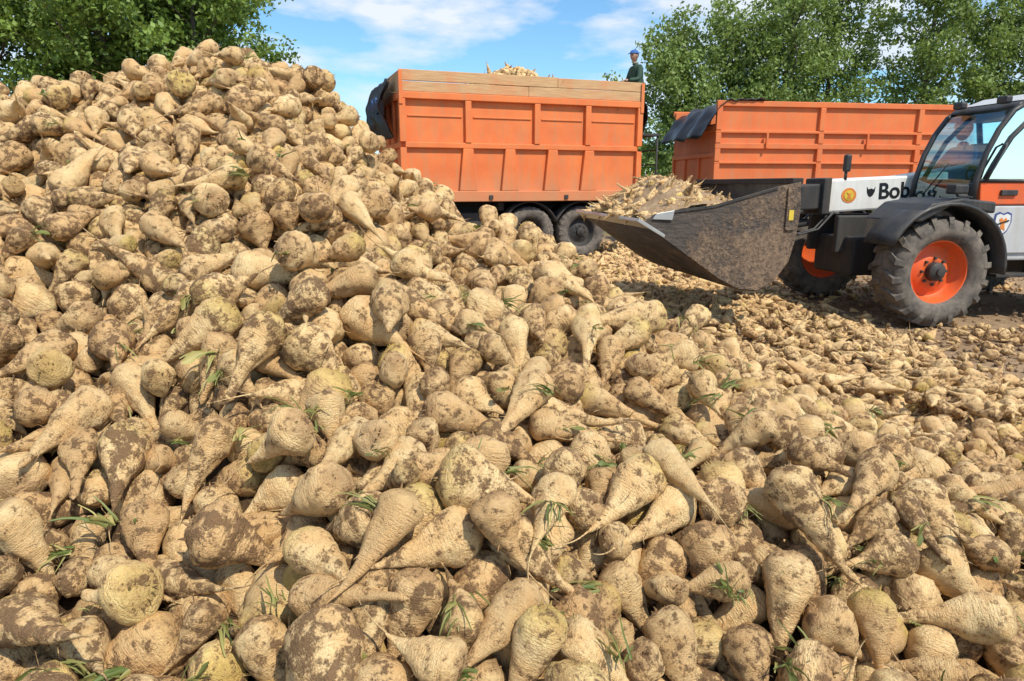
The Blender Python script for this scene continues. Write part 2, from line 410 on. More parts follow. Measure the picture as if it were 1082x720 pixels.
def gn_group():
    g=bpy.data.node_groups.new('scatter_beets','GeometryNodeTree')
    g.interface.new_socket('Geometry',in_out='INPUT',socket_type='NodeSocketGeometry')
    g.interface.new_socket('Geometry',in_out='OUTPUT',socket_type='NodeSocketGeometry')
    gi=g.nodes.new('NodeGroupInput'); go=g.nodes.new('NodeGroupOutput')
    ip=g.nodes.new('GeometryNodeInstanceOnPoints'); ci=g.nodes.new('GeometryNodeCollectionInfo')
    ci.inputs['Collection'].default_value=BC; ci.inputs['Separate Children'].default_value=True; ci.inputs['Reset Children'].default_value=True
    def na(t,nm):
        a=g.nodes.new('GeometryNodeInputNamedAttribute'); a.data_type=t; a.inputs['Name'].default_value=nm
        return [o for o in a.outputs if o.enabled and o.name=='Attribute'][0]
    g.links.new(gi.outputs[0],ip.inputs['Points']); g.links.new(ci.outputs[0],ip.inputs['Instance'])
    ip.inputs['Pick Instance'].default_value=True
    g.links.new(na('INT','idx'),ip.inputs['Instance Index']); g.links.new(na('FLOAT_VECTOR','rot'),ip.inputs['Rotation'])
    g.links.new(na('FLOAT_VECTOR','scl'),ip.inputs['Scale']); g.links.new(ip.outputs[0],go.inputs[0])
    return g
GN=gn_group()
def instances(name,H,Dr,R,idx,parent=None):
    H=np.asarray(H,dtype=np.float32); n=len(H)
    me=bpy.data.meshes.new(name); me.vertices.add(n); me.vertices.foreach_set('co',H.ravel()); me.update()
    rot=np.zeros((n,3),np.float32); scl=np.zeros((n,3),np.float32); z0=Vector((0,0,-1))
    for i in range(n):
        q=z0.rotation_difference(Vector(Dr[i]).normalized())@Quaternion((0,0,1),rnd.uniform(0,6.28))
        rot[i]=q.to_euler(); s=R[i]; scl[i]=(s*rnd.uniform(.93,1.07),s*rnd.uniform(.93,1.07),s*rnd.uniform(.95,1.06))
    for nm,t,arr,key in (('idx','INT',np.asarray(idx,dtype=np.int32),'value'),('rot','FLOAT_VECTOR',rot.ravel(),'vector'),('scl','FLOAT_VECTOR',scl.ravel(),'vector')):
        a=me.attributes.new(nm,t,'POINT'); a.data.foreach_set(key,arr)
    o=bpy.data.objects.new(name,me); link(o,parent)
    m=o.modifiers.new('scatter','NODES'); m.node_group=GN
    return o
VQ=np.array(VARQ)

def relax(H,T,R,L,floorfn,normfn,iters=120,g0=.006):
    n=len(H); fr=np.array([0,.30,.58,.85]); rf=np.array([1,.80,.42,.15])
    B=np.repeat(np.arange(n),4); Fq=np.tile(fr,n); RR=(R[:,None]*rf[None]).ravel()
    cell=.13; pi=pj=None
    for it in range(iters):
        P=H[B]*(1-Fq)[:,None]+T[B]*Fq[:,None]
        if it%8==0:
            c=np.floor((P-P.min(0))/cell).astype(np.int64)+1; S=c.max(0)+2
            key=(c[:,0]*S[1]+c[:,1])*S[2]+c[:,2]; o=np.argsort(key,kind='stable'); ks=key[o]
            li=[];lj=[]
            for dx in (-1,0,1):
                for dy in (-1,0,1):
                    for dz in (-1,0,1):
                        kk=key+(dx*S[1]+dy)*S[2]+dz
                        a=np.searchsorted(ks,kk,'left'); b=np.searchsorted(ks,kk,'right'); cnt=b-a; tot=cnt.sum()
                        if tot==0: continue
                        ii=np.repeat(np.arange(len(P)),cnt)
                        off=np.arange(tot)-np.repeat(np.cumsum(cnt)-cnt,cnt)
                        jj=o[np.repeat(a,cnt)+off]
                        k=(ii<jj)&(B[ii]!=B[jj]); ii=ii[k]; jj=jj[k]
                        dd=((P[ii]-P[jj])**2).sum(1); k=dd<(RR[ii]+RR[jj]+.03)**2
                        li.append(ii[k]); lj.append(jj[k])
            pi=np.concatenate(li); pj=np.concatenate(lj)
        g=g0*max(.12,1-it/(iters*.8)); nr=normfn(H)
        H-=nr*g; T-=nr*g
        P=H[B]*(1-Fq)[:,None]+T[B]*Fq[:,None]
        d=P[pi]-P[pj]; ds=np.sqrt((d**2).sum(1))+1e-9; ov=(RR[pi]+RR[pj])*.95-ds; k=ov>0
        i_,j_=pi[k],pj[k]; cr=d[k]/ds[k][:,None]*(ov[k]*.5)[:,None]
        idx=np.concatenate([i_,j_]); cc=np.concatenate([cr,-cr]); bb=B[idx]; ff=Fq[idx]
        for X,w in ((H,1-ff),(T,ff)):
            cnt=np.bincount(bb,w,n)
            for a in range(3):
                s=np.bincount(bb,cc[:,a]*w,n); X[:,a]+=1.3*s/np.maximum(cnt,1)
        P=H[B]*(1-Fq)[:,None]+T[B]*Fq[:,None]
        pen=floorfn(P[:,0],P[:,1])+RR*.9-P[:,2]; pen=np.maximum(pen,0).reshape(n,4)
        H[:,2]+=(pen*(1-fr)).max(1); T[:,2]+=(pen*fr).max(1)
        d=T-H; ds=np.sqrt((d**2).sum(1)); c=d*((ds-L)/ds/2)[:,None]; H+=c; T-=c
    return H,T
floorfn=lambda x,y: samp(FL,x,y)
def normfn(P):
    a=-samp(dHx,P[:,0],P[:,1])*.6; b=-samp(dHy,P[:,0],P[:,1])*.6
    v=np.stack([a,b,np.ones_like(a)],1); return v/np.linalg.norm(v,axis=1)[:,None]
def radii(k,var):
    R=np.clip(rng.normal(.0445,.0072,k),.028,.059)*np.where(VQ[var]<2.5,1.06,1.0)*np.where(VQ[var]>4.2,.86,1)
    return R
M=90000
px=rng.uniform(-5.5,4.6,M); py=rng.uniform(.25,5.6,M)
hh=samp(Hf,px,py)
ok=(np.abs(px)<.86*py+1.0)&(hh>.05)&(py<4.9+.2*rng.random(M))
px,py,hh=px[ok],py[ok],hh[ok]
area=10.1*5.35*ok.sum()/M
dens=np.clip(hh/TH,.42,1)
need=int(area*198)
sel=np.where(rng.random(len(px))<dens)[0][:need]
px,py,hh=px[sel],py[sel],hh[sel]; n=len(px)
print('PBD beets',n,'area',area)
var=rng.choice(PICK,n); R=radii(n,var); L=R*VQ[var]
fl=floorfn(px,py)
H=np.stack([px,py,fl+R+rng.uniform(0,1,n)*np.minimum(hh,TH)*1.5],1)
D=rng.normal(size=(n,3)); nr=normfn(H); D/=np.linalg.norm(D,axis=1)[:,None]
D-=nr*(D*nr).sum(1)[:,None]*.65; D[:,1]-=.5; D/=np.linalg.norm(D,axis=1)[:,None]
T=H+D*L[:,None]
H,T=relax(H,T,R,L,floorfn,normfn)
allH=[H];allD=[T-H];allR=[R];allV=[var]
HS=H.copy(); RS=R.copy()
M=40000
px=rng.uniform(-8.5,5,M); py=rng.uniform(-2.5,9,M); hh=samp(Hf,px,py)
ins=(np.abs(px)<.86*py+1.0)&(py<5.0)&(py>.25)
ok=(~ins)&(hh>.03)&((px**2+py**2)>.5)
px,py,hh=px[ok],py[ok],hh[ok]
ar=13.5*11.5*ok.sum()/M; k=min(len(px),int(ar*180)); px,py,hh=px[:k],py[:k],hh[:k]
var=rng.choice(PICK,k); R=radii(k,var)
Hh=np.stack([px,py,np.maximum(hh-.02-rng.random(k)*.10,R*.8)],1)
D=rng.normal(size=(k,3)); D[:,2]*=.45
allH.append(Hh);allD.append(D);allR.append(R);allV.append(var)
instances('sugar_beet_pile',np.concatenate(allH),np.concatenate(allD),np.concatenate(allR),np.concatenate(allV))
print('beets total',sum(len(a) for a in allH))

M=60000
px=rng.uniform(-3,12,M); py=rng.uniform(3.2,17.5,M); hh=samp(Hf,px,py)
nz=np.array([mnoise.noise(Vector((a*.55,b*.55,2)))+.5*mnoise.noise(Vector((a*1.7,b*1.7,5))) for a,b in zip(px,py)])
p=1.0-.22*np.clip(px-2.4,0,5)+nz*.8
p=np.where((py>6.0)&(px<3.0),np.maximum(p,.45+nz),p)
p=np.where(px>3.9,np.minimum(p,.05+.7*np.maximum(nz,0)),p)
p=np.where(py>13.0,p*.35,p)
ok=(rng.random(M)<p*.62)&(hh<.12)&(px<.9*py+1.5)
px,py,hh=px[ok],py[ok],hh[ok]; k=len(px); print('ground beets',k)
small=rng.random(k)<.45+.30*(px>3.8)
var=np.where(small&(rng.random(k)<.4),12,rng.choice(PICK,k)); R=np.where(small,rng.uniform(.012,.032,k),np.clip(rng.normal(.041,.008,k),.03,.06))
D=rng.normal(size=(k,3)); D[:,2]*=.25
instances('scattered_sugar_beets',np.stack([px,py,hh+R*.7+np.where(small,0,rng.random(k)*.06*(px<3.4))],1),D,R,var)
V=[];F=[]
ico=bmesh.new(); bmesh.ops.create_icosphere(ico,subdivisions=1,radius=1); iv=[v.co.copy() for v in ico.verts]; ifc=[[v.index for v in f.verts] for f in ico.faces]; ico.free()
for _ in range(6500):
    x=rnd.uniform(.5,12); y=rnd.uniform(4.0,15)
    if x>.9*y+1: continue
    s=rnd.uniform(.008,.03)*(1.6 if rnd.random()<.08 else 1); k=len(V)
    for q in iv: V.append((x+q.x*s*rnd.uniform(.7,1.3),y+q.y*s*rnd.uniform(.7,1.3),s*.3-.01+q.z*s*rnd.uniform(.5,1)))
    F+=[tuple(k+i for i in f_) for f_ in ifc]
obj_from('soil_clods_ground',V,F,M_GROUND)

# ------------------------------------------------------------------ beet stalk scraps between the beets
def stalks(name,spots,mat,seed):
    r=random.Random(seed);V=[];F=[]
    for (x,y,z,s) in spots:
        az=r.uniform(0,6.28); base=Vector((math.cos(az)*.6,math.sin(az)*.6-.3,r.uniform(-.1,.5))).normalized()
        for b in range(r.randint(5,13)):
            d=(base+Vector((r.gauss(0,.3),r.gauss(0,.3),r.gauss(0,.25)))).normalized(); p=Vector((x,y,z))+Vector((r.gauss(0,.008),r.gauss(0,.008),0))
            Ln=r.uniform(.03,.09)*s; w=r.uniform(.0018,.0040)*s; side=d.cross(Vector((r.gauss(0,1),r.gauss(0,1),r.gauss(0,1)))).normalized(); g=r.uniform(.4,1.6)
            leafy=r.random()<.10; n_=6; k=len(V)
            for j in range(n_+1):
                t=j/n_; ww=w*(1-.6*t) if not leafy else w*(1+ (3.*math.sin(math.pi*max(0,(t-.4)/.6)) if t>.4 else 0))
                V.append(p-side*ww); V.append(p+d.cross(side)*ww*.5); V.append(p+side*ww)
                p=p+d*Ln/n_; d=(d+Vector((0,0,-g/n_))+Vector((r.gauss(0,.1),r.gauss(0,.1),r.gauss(0,.1)))).normalized()
            for j in range(n_):
                a=k+j*3; F.append((a,a+1,a+4,a+3)); F.append((a+1,a+2,a+5,a+4))
    return obj_from(name,V,F,mat,None,True)
spots=[]
for _ in range(1400):
    y=.75+3.2*rnd.random()**1.3; x=rnd.uniform(-.85*y-.1,.85*y+.1)
    if samp(Hf,np.array([x]),np.array([y]))[0]<.25: continue
    dd=(HS[:,0]-x)**2+(HS[:,1]-y)**2; near=dd<.085**2
    if near.sum()<1: continue
    z=HS[near,2].max()+.0
    spots.append((x,y,z,rnd.uniform(.55,1.2)))
    if len(spots)>270: break
stalks('beet_leaf_stalks',spots,M_SCRAP,5)

# ------------------------------------------------------------------ dump trailers
def scatter_heap(name,parent,x0,x1,y0,y1,hfn,dens,seed,Rm=.05):
    r=np.random.default_rng(seed); k=int((x1-x0)*(y1-y0)*dens)
    px=r.uniform(x0,x1,k); py=r.uniform(y0,y1,k); z=np.array([hfn(a,b) for a,b in zip(px,py)])-.03-r.random(k)*.05
    R=np.clip(r.normal(Rm,.008,k),.018,.065); D=r.normal(size=(k,3)); D[:,2]*=.5
    instances(name,np.stack([px,py,z],1),D,R,r.choice(PICK,k),parent)
def heap_base(name,parent,x0,x1,y0,y1,hfn,n=24,mat=None,dz=.06):
    v=[];f=[]
    for i in range(n+1):
        for j in range(n+1):
            x=x0+(x1-x0)*i/n; y=y0+(y1-y0)*j/n; v.append((x,y,hfn(x,y)-dz+(.02*mnoise.noise(Vector((x*14,y*14,2))))))
    for i in range(n):
        for j in range(n):
            a=i*(n+1)+j; f.append((a,a+n+1,a+n+2,a+1))
    return obj_from(name,v,f,mat or M_GAPSHADE,parent,True)
def cloth(name,parent,mat,fn,nu,nv,th=.012):
    v=[];f=[]
    for i in range(nu+1):
        for j in range(nv+1): v.append(fn(i/nu,j/nv))
    for i in range(nu):
        for j in range(nv):
            a=i*(nv+1)+j; f.append((a,a+nv+1,a+nv+2,a+1))
    o=obj_from(name,v,f,mat,parent,True); s=o.modifiers.new('s','SOLIDIFY'); s.thickness=th; return o

TR=empty('dump_trailer',(-2.05,13.0,0),R_(20.0))
Ln,Wd,zb,zt=5.05,2.55,1.27,3.12
boxes('side_panels',[((.04,.07,zb),(Ln-.04,.10,zt)),((.04,Wd-.10,zb),(Ln-.04,Wd-.07,zt))],M_ORANGE,TR,.004)
boxes('end_panels',[((.07,.10,zb),(.10,Wd-.10,zt)),((Ln-.10,.10,zb),(Ln-.07,Wd-.10,zt))],M_ORANGE,TR,.004)
box('floor_panel',(.1,.1,zb-.02),(Ln-.1,Wd-.1,zb+.06),M_CHASSIS,TR)
rl=[]
for (ya,yb) in ((0,.07),(Wd-.07,Wd)):
    rl+=[((0,ya-.02 if ya==0 else ya,zt-.10),(Ln,yb if ya==0 else yb+.02,zt+.02)),((0,ya-.02 if ya==0 else ya,zb-.10),(Ln,yb if ya==0 else yb+.02,zb+.10)),((.10,ya,2.16),(Ln-.1,yb,2.26))]
rl+=[((0,.07,zt-.10),(.07,Wd-.07,zt+.02)),((0,.07,zb-.1),(.07,Wd-.07,zb+.08)),((.01,.07,2.16),(.07,Wd-.07,2.26)),((Ln-.07,.07,zt-.10),(Ln,Wd-.07,zt+.02)),((Ln-.07,.07,zb-.1),(Ln,Wd-.07,zb+.08))]
boxes('rails',rl,M_ORANGE,TR,.012)
rib=[]
for x in (0.0,1.25,2.65,3.75,Ln-.12):
    rib+=[((x,-.015,2.262),(x+.12,.069,zt-.102)),((x,Wd-.069,2.262),(x+.12,Wd+.015,zt-.102))]
for x in (0.0,Ln-.12): rib+=[((x,-.015,zb+.102),(x+.12,.069,2.158))]
for y in (.7,1.3,1.9): rib+=[((.012,y,zb+.082),(.068,y+.1,2.158)),((.012,y,2.262),(.068,y+.1,zt-.102)),((Ln-.068,y,zb+.082),(Ln-.01,y+.1,zt-.102))]
boxes('upper_ribs',rib,M_ORANGE,TR,.01)
for i,x in enumerate((1.25,2.1,3.0,3.8)):
    prism_xz('tapered_rib_%d'%i,[(x-.13,zb+.102),(x+.23,zb+.102),(x+.15,2.158),(x-.05,2.158)],-.012,.069,M_ORANGE,TR,.012)
boxes('panel_swages',[((.16,.05,2.72),(1.2,.069,2.75)),((1.42,.05,2.72),(2.6,.069,2.75)),((2.82,.05,2.72),(3.7,.069,2.75)),((3.92,.05,2.72),(Ln-.16,.069,2.75))],M_ORANGE,TR,.006)
boxes('wooden_top_boards',[((.02,.0,zt+.024),(Ln*.5,.05,zt+.20)),((Ln*.5+.006,.002,zt+.024),(Ln-.02,.05,zt+.205)),((.02,-.003,zt+.21),(Ln*.62,.05,zt+.40)),((Ln*.62+.006,.0,zt+.212),(Ln-.02,.05,zt+.39)),
   ((.02,.056,zt+.024),(.06,Wd-.06,zt+.39)),((Ln-.06,.056,zt+.024),(Ln-.02,Wd-.06,zt+.39)),((.02,Wd-.05,zt+.024),(Ln-.02,Wd,zt+.39))],M_WOOD,TR,.008)
boxes('board_posts',[((x,-.035,zt-.2),(x+.07,-.018,zt+.38)) for x in (.0,Ln-.07)],M_ORANGE,TR,.006)
boxes('drop_hinges',[((x,-.05,zb-.06),(x+.08,-.021,zb+.02)) for x in (.6,1.7,3.3,4.4)],M_CHASSIS,TR,.006)
hf=lambda x,y: 3.22+.62*math.exp(-((x-2.6)**2)/.9-((y-1.1)**2)/.9)-.45*max(0,(x-4.2))
heap_base('load_base',TR,.12,Ln-.12,.12,Wd-.12,hf); scatter_heap('beet_load',TR,.15,Ln-.15,.15,Wd-.15,hf,160,3)
boxes('chassis_beams',[((.1,.75,.92),(Ln+.6,.87,1.16)),((.1,1.68,.92),(Ln+.6,1.80,1.16)),((.8,.5,.98),(.95,2.05,1.15)),((4.6,.3,.98),(4.75,2.25,1.15)),((2.0,.3,.98),(2.12,2.25,1.15))],M_CHASSIS,TR)
boxes('underframe_box',[((1.2,.25,.62),(1.9,.6,.95)),((4.55,.1,.72),(5.0,.16,1.1)),((Ln-.06,.1,.80),(Ln,Wd-.1,1.0))],M_CHASSIS,TR,.02)
for x in (.55,2.62,3.78):
    wheel('wheel_near',TR,x,.26,.53,.53,.30,.30,M_CHASSIS,-1,28,.012)
    wheel('wheel_near_inner',TR,x,.60,.53,.53,.28,.30,M_CHASSIS,-1,28,.012)
    wheel('wheel_far',TR,x,Wd-.26,.53,.53,.30,.30,M_CHASSIS,1,28,.012)
    tube('axle_shaft',[(x,.3,.53),(x,Wd-.3,.53)],.07,M_CHASSIS,TR)
    sheet_xz('mudguard',[(x+.62*math.cos(R_(a)),.53+.62*math.sin(R_(a))) for a in range(20,161,10)],.10,.75,.02,M_CHASSIS,TR)
box('tail_platform',(Ln+.06,.3,2.50),(Ln+.62,1.5,2.55),M_CHASSIS,TR)
for y in (.35,1.45): tube('ladder_rail',[(Ln+.58,y,.9),(Ln+.58,y,2.52)],.022,M_CHASSIS,TR)
boxes('ladder_rungs',[((Ln+.56,.36,z),(Ln+.6,1.44,z+.03)) for z in (1.0,1.3,1.6,1.9,2.2)],M_CHASSIS,TR)
def tf(u,v):
    y=.35+1.9*u; a=v*2.1
    x=-.10-.16*math.sin(a*1.5)-.05*mnoise.noise(Vector((u*9,v*5,1))); z=3.38-.95*v-.10*math.sin(u*9)*v+.07*mnoise.noise(Vector((u*7,v*6,3)))
    return (x-.06*math.sin(u*23+v*3),y,z)
cloth('rolled_tarp',TR,M_TARP,tf,50,24)
def tf2(u,v):
    x=Ln+.05+.14*math.sin(v*3)+.03*math.sin(u*21); return (x+.04*mnoise.noise(Vector((u*8,v*6,7))),.15+1.9*u,3.35-.85*v+.05*mnoise.noise(Vector((u*9,v*4,2))))
cloth('tail_tarp',TR,M_TARP,tf2,40,20)
def tf3(u,v): return (-.30-.05*math.sin(v*6)+.03*mnoise.noise(Vector((u*8,v*8,9))),.5+.8*u,3.05-.22*v+.04*math.sin(u*12))
cloth('blue_strap_cloth',TR,M_TARPB,tf3,16,8)

T2=empty('dump_trailer',(4.55,15.9,0),R_(9))
L2,W2,b2,t2=7.9,2.55,1.35,3.28
boxes('side_panels',[((.04,.06,b2),(L2-.04,.10,t2)),((.04,W2-.10,b2),(L2-.04,W2-.06,t2))],M_ORANGE2,T2,.004)
boxes('end_panels',[((.05,.10,b2),(.09,W2-.10,t2-.5)),((L2-.09,.10,b2),(L2-.05,W2-.10,t2))],M_ORANGE2,T2,.004)
box('floor_panel',(.1,.1,b2-.02),(L2-.1,W2-.1,b2+.06),M_CHASSIS,T2)
rl=[]
for z0_,z1_ in ((t2-.09,t2+.03),(2.62,2.68),(2.28,2.40),(1.95,2.0),(b2-.1,b2+.08)): rl.append(((0,-.01,z0_),(L2,.059,z1_)))
rl+=[((0,.06,t2-.62),(.05,W2-.06,t2-.48)),((0,.06,b2-.1),(.05,W2-.06,b2+.06)),((0,.06,2.1),(.05,W2-.06,2.2)),((0,W2-.059,t2-.09),(L2,W2,t2+.03))]
boxes('rails',rl,M_ORANGE2,T2,.012)
rb=[]
for x in (0.001,2.5,5.0,L2-.14):
    for z0_,z1_ in ((b2+.082,1.948),(2.002,2.278),(2.402,2.618),(2.682,t2-.092)): rb.append(((x,-.022,z0_),(x+.13,.058,z1_)))
for y in (.06,.85,1.65,W2-.16): rb.append(((.002,y,b2+.062),(.049,y+.09,2.098)))
boxes('ribs',rb,M_ORANGE2,T2,.01)
boxes('latches',[((x,-.06,2.30),(x+.05,-.012,2.62)) for x in (1.2,3.7,6.3)],M_ORANGE2,T2,.006)
hf2=lambda x,y: 2.85+.2*math.sin(x*1.3)*math.sin(y*1.2)
heap_base('load_base',T2,.12,L2-.12,.12,W2-.12,hf2)
def tf4(u,v):
    return (-.30+1.4*v+.06*math.sin(u*17)+.05*mnoise.noise(Vector((u*6,v*9,8))),-.06+2.5*u,2.62+.72*math.sin(min(1,v*2.2)*1.57)-.10*abs(math.sin(u*8))-.04*u+.08*mnoise.noise(Vector((u*9,v*7,3))))
cloth('folded_tarp',T2,M_TARP,tf4,60,30)
boxes('chassis_beams',[((-.9,.75,.92),(L2,.87,1.2)),((-.9,1.68,.92),(L2,1.80,1.2)),((.6,.3,.98),(.75,2.25,1.2)),((5.8,.3,.98),(5.95,2.25,1.2))],M_CHASSIS,T2)
for x in (.9,5.2,6.4):
    wheel('wheel_near',T2,x,.26,.53,.53,.30,.30,M_CHASSIS,-1,28,.012)
    wheel('wheel_far',T2,x,W2-.26,.53,.53,.30,.30,M_CHASSIS,1,28,.012)
    tube('axle_shaft',[(x,.3,.53),(x,W2-.3,.53)],.07,M_CHASSIS,T2)
    sheet_xz('mudguard',[(x+.62*math.cos(R_(a)),.53+.62*math.sin(R_(a))) for a in range(20,161,10)],.10,.6,.02,M_CHASSIS,T2)

# ------------------------------------------------------------------ telehandler
TL=empty('telehandler_loader',(4.35,8.37,0),R_(8.6))
for x in (0,2.45):
    wheel('wheel_near',TL,x,-1.02,.59,.59,.42,.335,M_RIM,-1,18,.035)
    wheel('wheel_far',TL,x,1.02,.59,.59,.42,.335,M_RIM,1,18,.035)
    tube('axle_beam',[(x,-.85,.59),(x,.85,.59)],.10,M_CHASSIS,TL)
box('chassis_frame',(-.45,-.34,.45),(3.3,.42,.90),M_CHASSIS,TL,.03)
boxes('front_frame_cheeks',[((-.55,-.16,.70),(.3,-.08,1.14)),((-.55,.38,.70),(.3,.46,1.14))],M_CHASSIS,TL,.02)
for y0,y1 in ((-1.26,-.80),(.80,1.26)):
    sheet_xz('front_fender',[(.70*math.cos(R_(a)),.62+.68*math.sin(R_(a))) for a in range(-5,158,9)],y0,y1,.035,M_BLACKP,TL)
    sheet_xz('rear_fender',[(2.45+.70*math.cos(R_(a)),.62+.68*math.sin(R_(a))) for a in range(10,180,9)],y0,y1,.035,M_BLACKP,TL)
prism_xz('fender_fairing',[(-.46,1.13),(-.24,1.31),(.1,1.36),(.5,1.32),(.5,1.2),(.0,1.29),(-.33,1.12)],-1.24,-.50,M_BLACKP,TL,.02)
yn,yf=-1.02,-.12
prism_xz('cab_lower_body',[(.60,.98),(.72,.68),(2.1,.68),(2.1,1.28),(.45,1.28),(.55,1.15)],yn+.02,yf,M_GREYP,TL,.02)
box('cab_nose',(.30,yn+.06,1.285),(.62,yf,1.345),M_BLACKP,TL,.02)
prism_xz('door_orange_panel',[(.50,1.285),(2.08,1.285),(2.08,1.52),(.47,1.52)],yn-.003,yn+.05,M_RIM,TL,.012)
prism_xz('door_grey_skin',[(.66,1.02),(.76,.76),(1.98,.76),(1.98,1.27),(.54,1.27)],yn-.006,yn+.018,M_GREYP,TL,.012)
prism_xz('door_handle',[(.72,1.38),(.92,1.38),(.92,1.44),(.72,1.44)],yn-.03,yn-.004,M_BLACKP,TL,.008)
prism_xz('door_lower_trim',[(.49,1.27),(.56,1.14),(.62,1.14),(.55,1.27)],yn-.012,yn-.0065,M_BLACKP,TL,0)
boxes('step',[((.80,yn-.04,.50),(1.3,yn+.2,.54)),((.82,yn+.02,.54),(.85,yn+.1,.7)),((1.25,yn+.02,.54),(1.28,yn+.1,.7))],M_CHASSIS,TL)
fp=[(.40,1.33),(.42,1.55),(.49,1.82),(.60,2.06),(.74,2.25),(.90,2.34)]
for y in (yn,yf):
    tube('windscreen_pillar',[(x,y,z) for x,z in fp],.030,M_BLACKP,TL)
    tube('door_pillar',[(.52,y,1.53),(.60,y,1.70),(.76,y,1.98),(1.0,y,2.22),(1.15,y,2.31)],.026,M_BLACKP,TL)
    tube('rear_pillar',[(2.06,y,1.30),(2.08,y,1.8),(1.96,y,2.34)],.036,M_BLACKP,TL)
    tube('door_sill_rail',[(.42,y,1.535),(2.06,y,1.535)],.020,M_BLACKP,TL)
    gs=[(x,z) for x,z in fp]+[(1.94,2.33),(2.06,1.8),(2.06,1.54),(.44,1.54)]
    obj_from('side_glass',[(x,y+.005,z) for x,z in gs],[tuple(range(len(gs)))],M_GLASS,TL)
ns=len(fp); obj_from('windscreen',[(x,yn+.02,z) for x,z in fp]+[(x,yf-.02,z) for x,z in fp],[(i,i+1,ns+i+1,ns+i) for i in range(ns-1)],M_GLASS,TL,True)
prism_xz('cab_roof',[(.74,2.28),(.80,2.34),(1.15,2.41),(1.8,2.41),(2.06,2.34),(2.04,2.28)],yn-.01,yf+.01,M_BLACKP,TL,.03)
prism_xz('roof_cap',[(.85,2.36),(1.1,2.45),(1.8,2.45),(1.96,2.38)],yn+.06,yf-.06,M_GREYP,TL,.02)
boxes('seat',[((1.20,-.82,1.28),(1.65,-.36,1.42)),((1.61,-.80,1.42),(1.75,-.38,2.0)),((1.3,-.72,.95),(1.55,-.46,1.28))],M_SEAT,TL,.05)
box('cab_floor',(.5,yn+.06,.90),(2.06,yf-.02,.94),M_CHASSIS,TL)
box('dash_console',(.46,-.85,1.348),(.66,-.35,1.50),M_BLACKP,TL,.03)
sw=[(.84+.07*math.cos(a),-.58+.17*math.sin(a),1.66+.12*math.cos(a)) for a in [i*2*math.pi/20 for i in range(20)]]
tube('steering_wheel',sw,.014,M_BLACKP,TL,6,True); tube('steering_column',[(.62,-.58,1.45),(.84,-.58,1.66)],.02,M_BLACKP,TL)
tube('steering_spoke',[sw[5],sw[15]],.011,M_BLACKP,TL,6)
tube('wiper',[(.37,-.35,1.40),(.40,-.62,1.72)],.008,M_BLACKP,TL,6)
tube('grab_rail',[(.50,yn-.03,1.56),(.55,yn-.06,1.66),(.66,yn-.06,1.88),(.70,yn-.02,1.92)],.012,M_BLACKP,TL,6)
tube('mirror_arm',[(.42,yn,1.36),(.12,yn-.12,1.38),(.06,yn-.14,1.44)],.012,M_BLACKP,TL,6)
box('mirror_head',(-.02,yn-.24,1.40),(.14,yn-.10,1.50),M_BLACKP,TL,.02)
tube('lamp_post',[(-.42,-.02,1.55),(-.42,-.02,1.66)],.018,M_BLACKP,TL,6)
boxes('work_lamp',[((-.45,-.06,1.64),(-.38,.02,1.84))],M_BLACKP,TL,.02)
boxes('roof_work_lamps',[((.70,y,2.33),(.78,y+.14,2.41)) for y in (-.95,-.35)],M_BLACKP,TL,.02)
prism_xz('boom_outer',[(-.62,1.165),(.4,1.22),(3.3,1.56),(3.35,2.02),(.4,1.60),(-.62,1.555)],-.03,.33,M_WHITE,TL,.025)
prism_xz('boom_inner',[(-1.02,1.19),(-.6,1.215),(-.6,1.51),(-1.02,1.485)],.0,.30,M_CHASSIS,TL,.02)
prism_xz('boom_collar',[(-.70,1.15),(-.60,1.155),(-.60,1.575),(-.70,1.565)],-.05,.35,M_CHASSIS,TL,.012)
prism_xz('boom_head',[(-1.5,.62),(-1.28,.55),(-1.05,.85),(-.92,1.2),(-.92,1.48),(-1.18,1.52),(-1.35,1.25)],.0,.30,M_CHASSIS,TL,.03)
prism_xz('quick_coupler',[(-1.70,.60),(-1.50,.55),(-1.42,.8),(-1.45,1.35),(-1.58,1.48),(-1.68,1.45)],-.45,.75,M_CHASSIS,TL,.02)
tube('tilt_cylinder',[(-.75,.15,1.05),(-1.2,.15,1.0)],.05,M_CHASSIS,TL); tube('tilt_rod',[(-1.2,.15,1.0),(-1.5,.15,.95)],.025,M_STEEL,TL)
tube('lift_cylinder',[(-.1,.15,.75),(1.2,.15,1.25)],.07,M_CHASSIS,TL)
for k,y in enumerate((-.06,.02,.38)):
    tube('hydraulic_hose',[(-.55,y,1.18),(-.75,y-.03,.98),(-1.0,y-.05,.92),(-1.25,y,1.05),(-1.4,y,1.2)],.014,M_BLACKP,TL,6)
prism_xz('tower_mount',[(2.5,.9),(3.5,.9),(3.5,2.05),(3.1,2.1),(2.8,1.5)],-.11,-.04,M_BLACKP,TL,.02)
prism_xz('engine_hood',[(.7,.85),(3.2,.85),(3.3,1.35),(2.8,1.55),(.9,1.45)],.42,1.12,M_GREYP,TL,.05)
prism_xz('rear_body',[(2.12,.75),(2.12,1.35),(3.5,1.35),(3.6,.7),(3.3,.62),(3.2,1.30),(2.2,1.25)],-.78,-.2,M_GREYP,TL,.03)
def text(name,body,size,loc,parent,mat,rot=(math.pi/2,0,0),ext=.002):
    c=bpy.data.curves.new(name,'FONT'); c.body=body; c.size=size; c.extrude=ext; c.offset=.004*size/.2
    o=bpy.data.objects.new(name,c); link(o,parent); o.location=loc; o.rotation_euler=rot; c.materials.append(mat); return o
text('boom_lettering','Bobcat',.26,(.02,-.033,1.33),TL,M_LETTER,(math.pi/2,-R_(3),0))
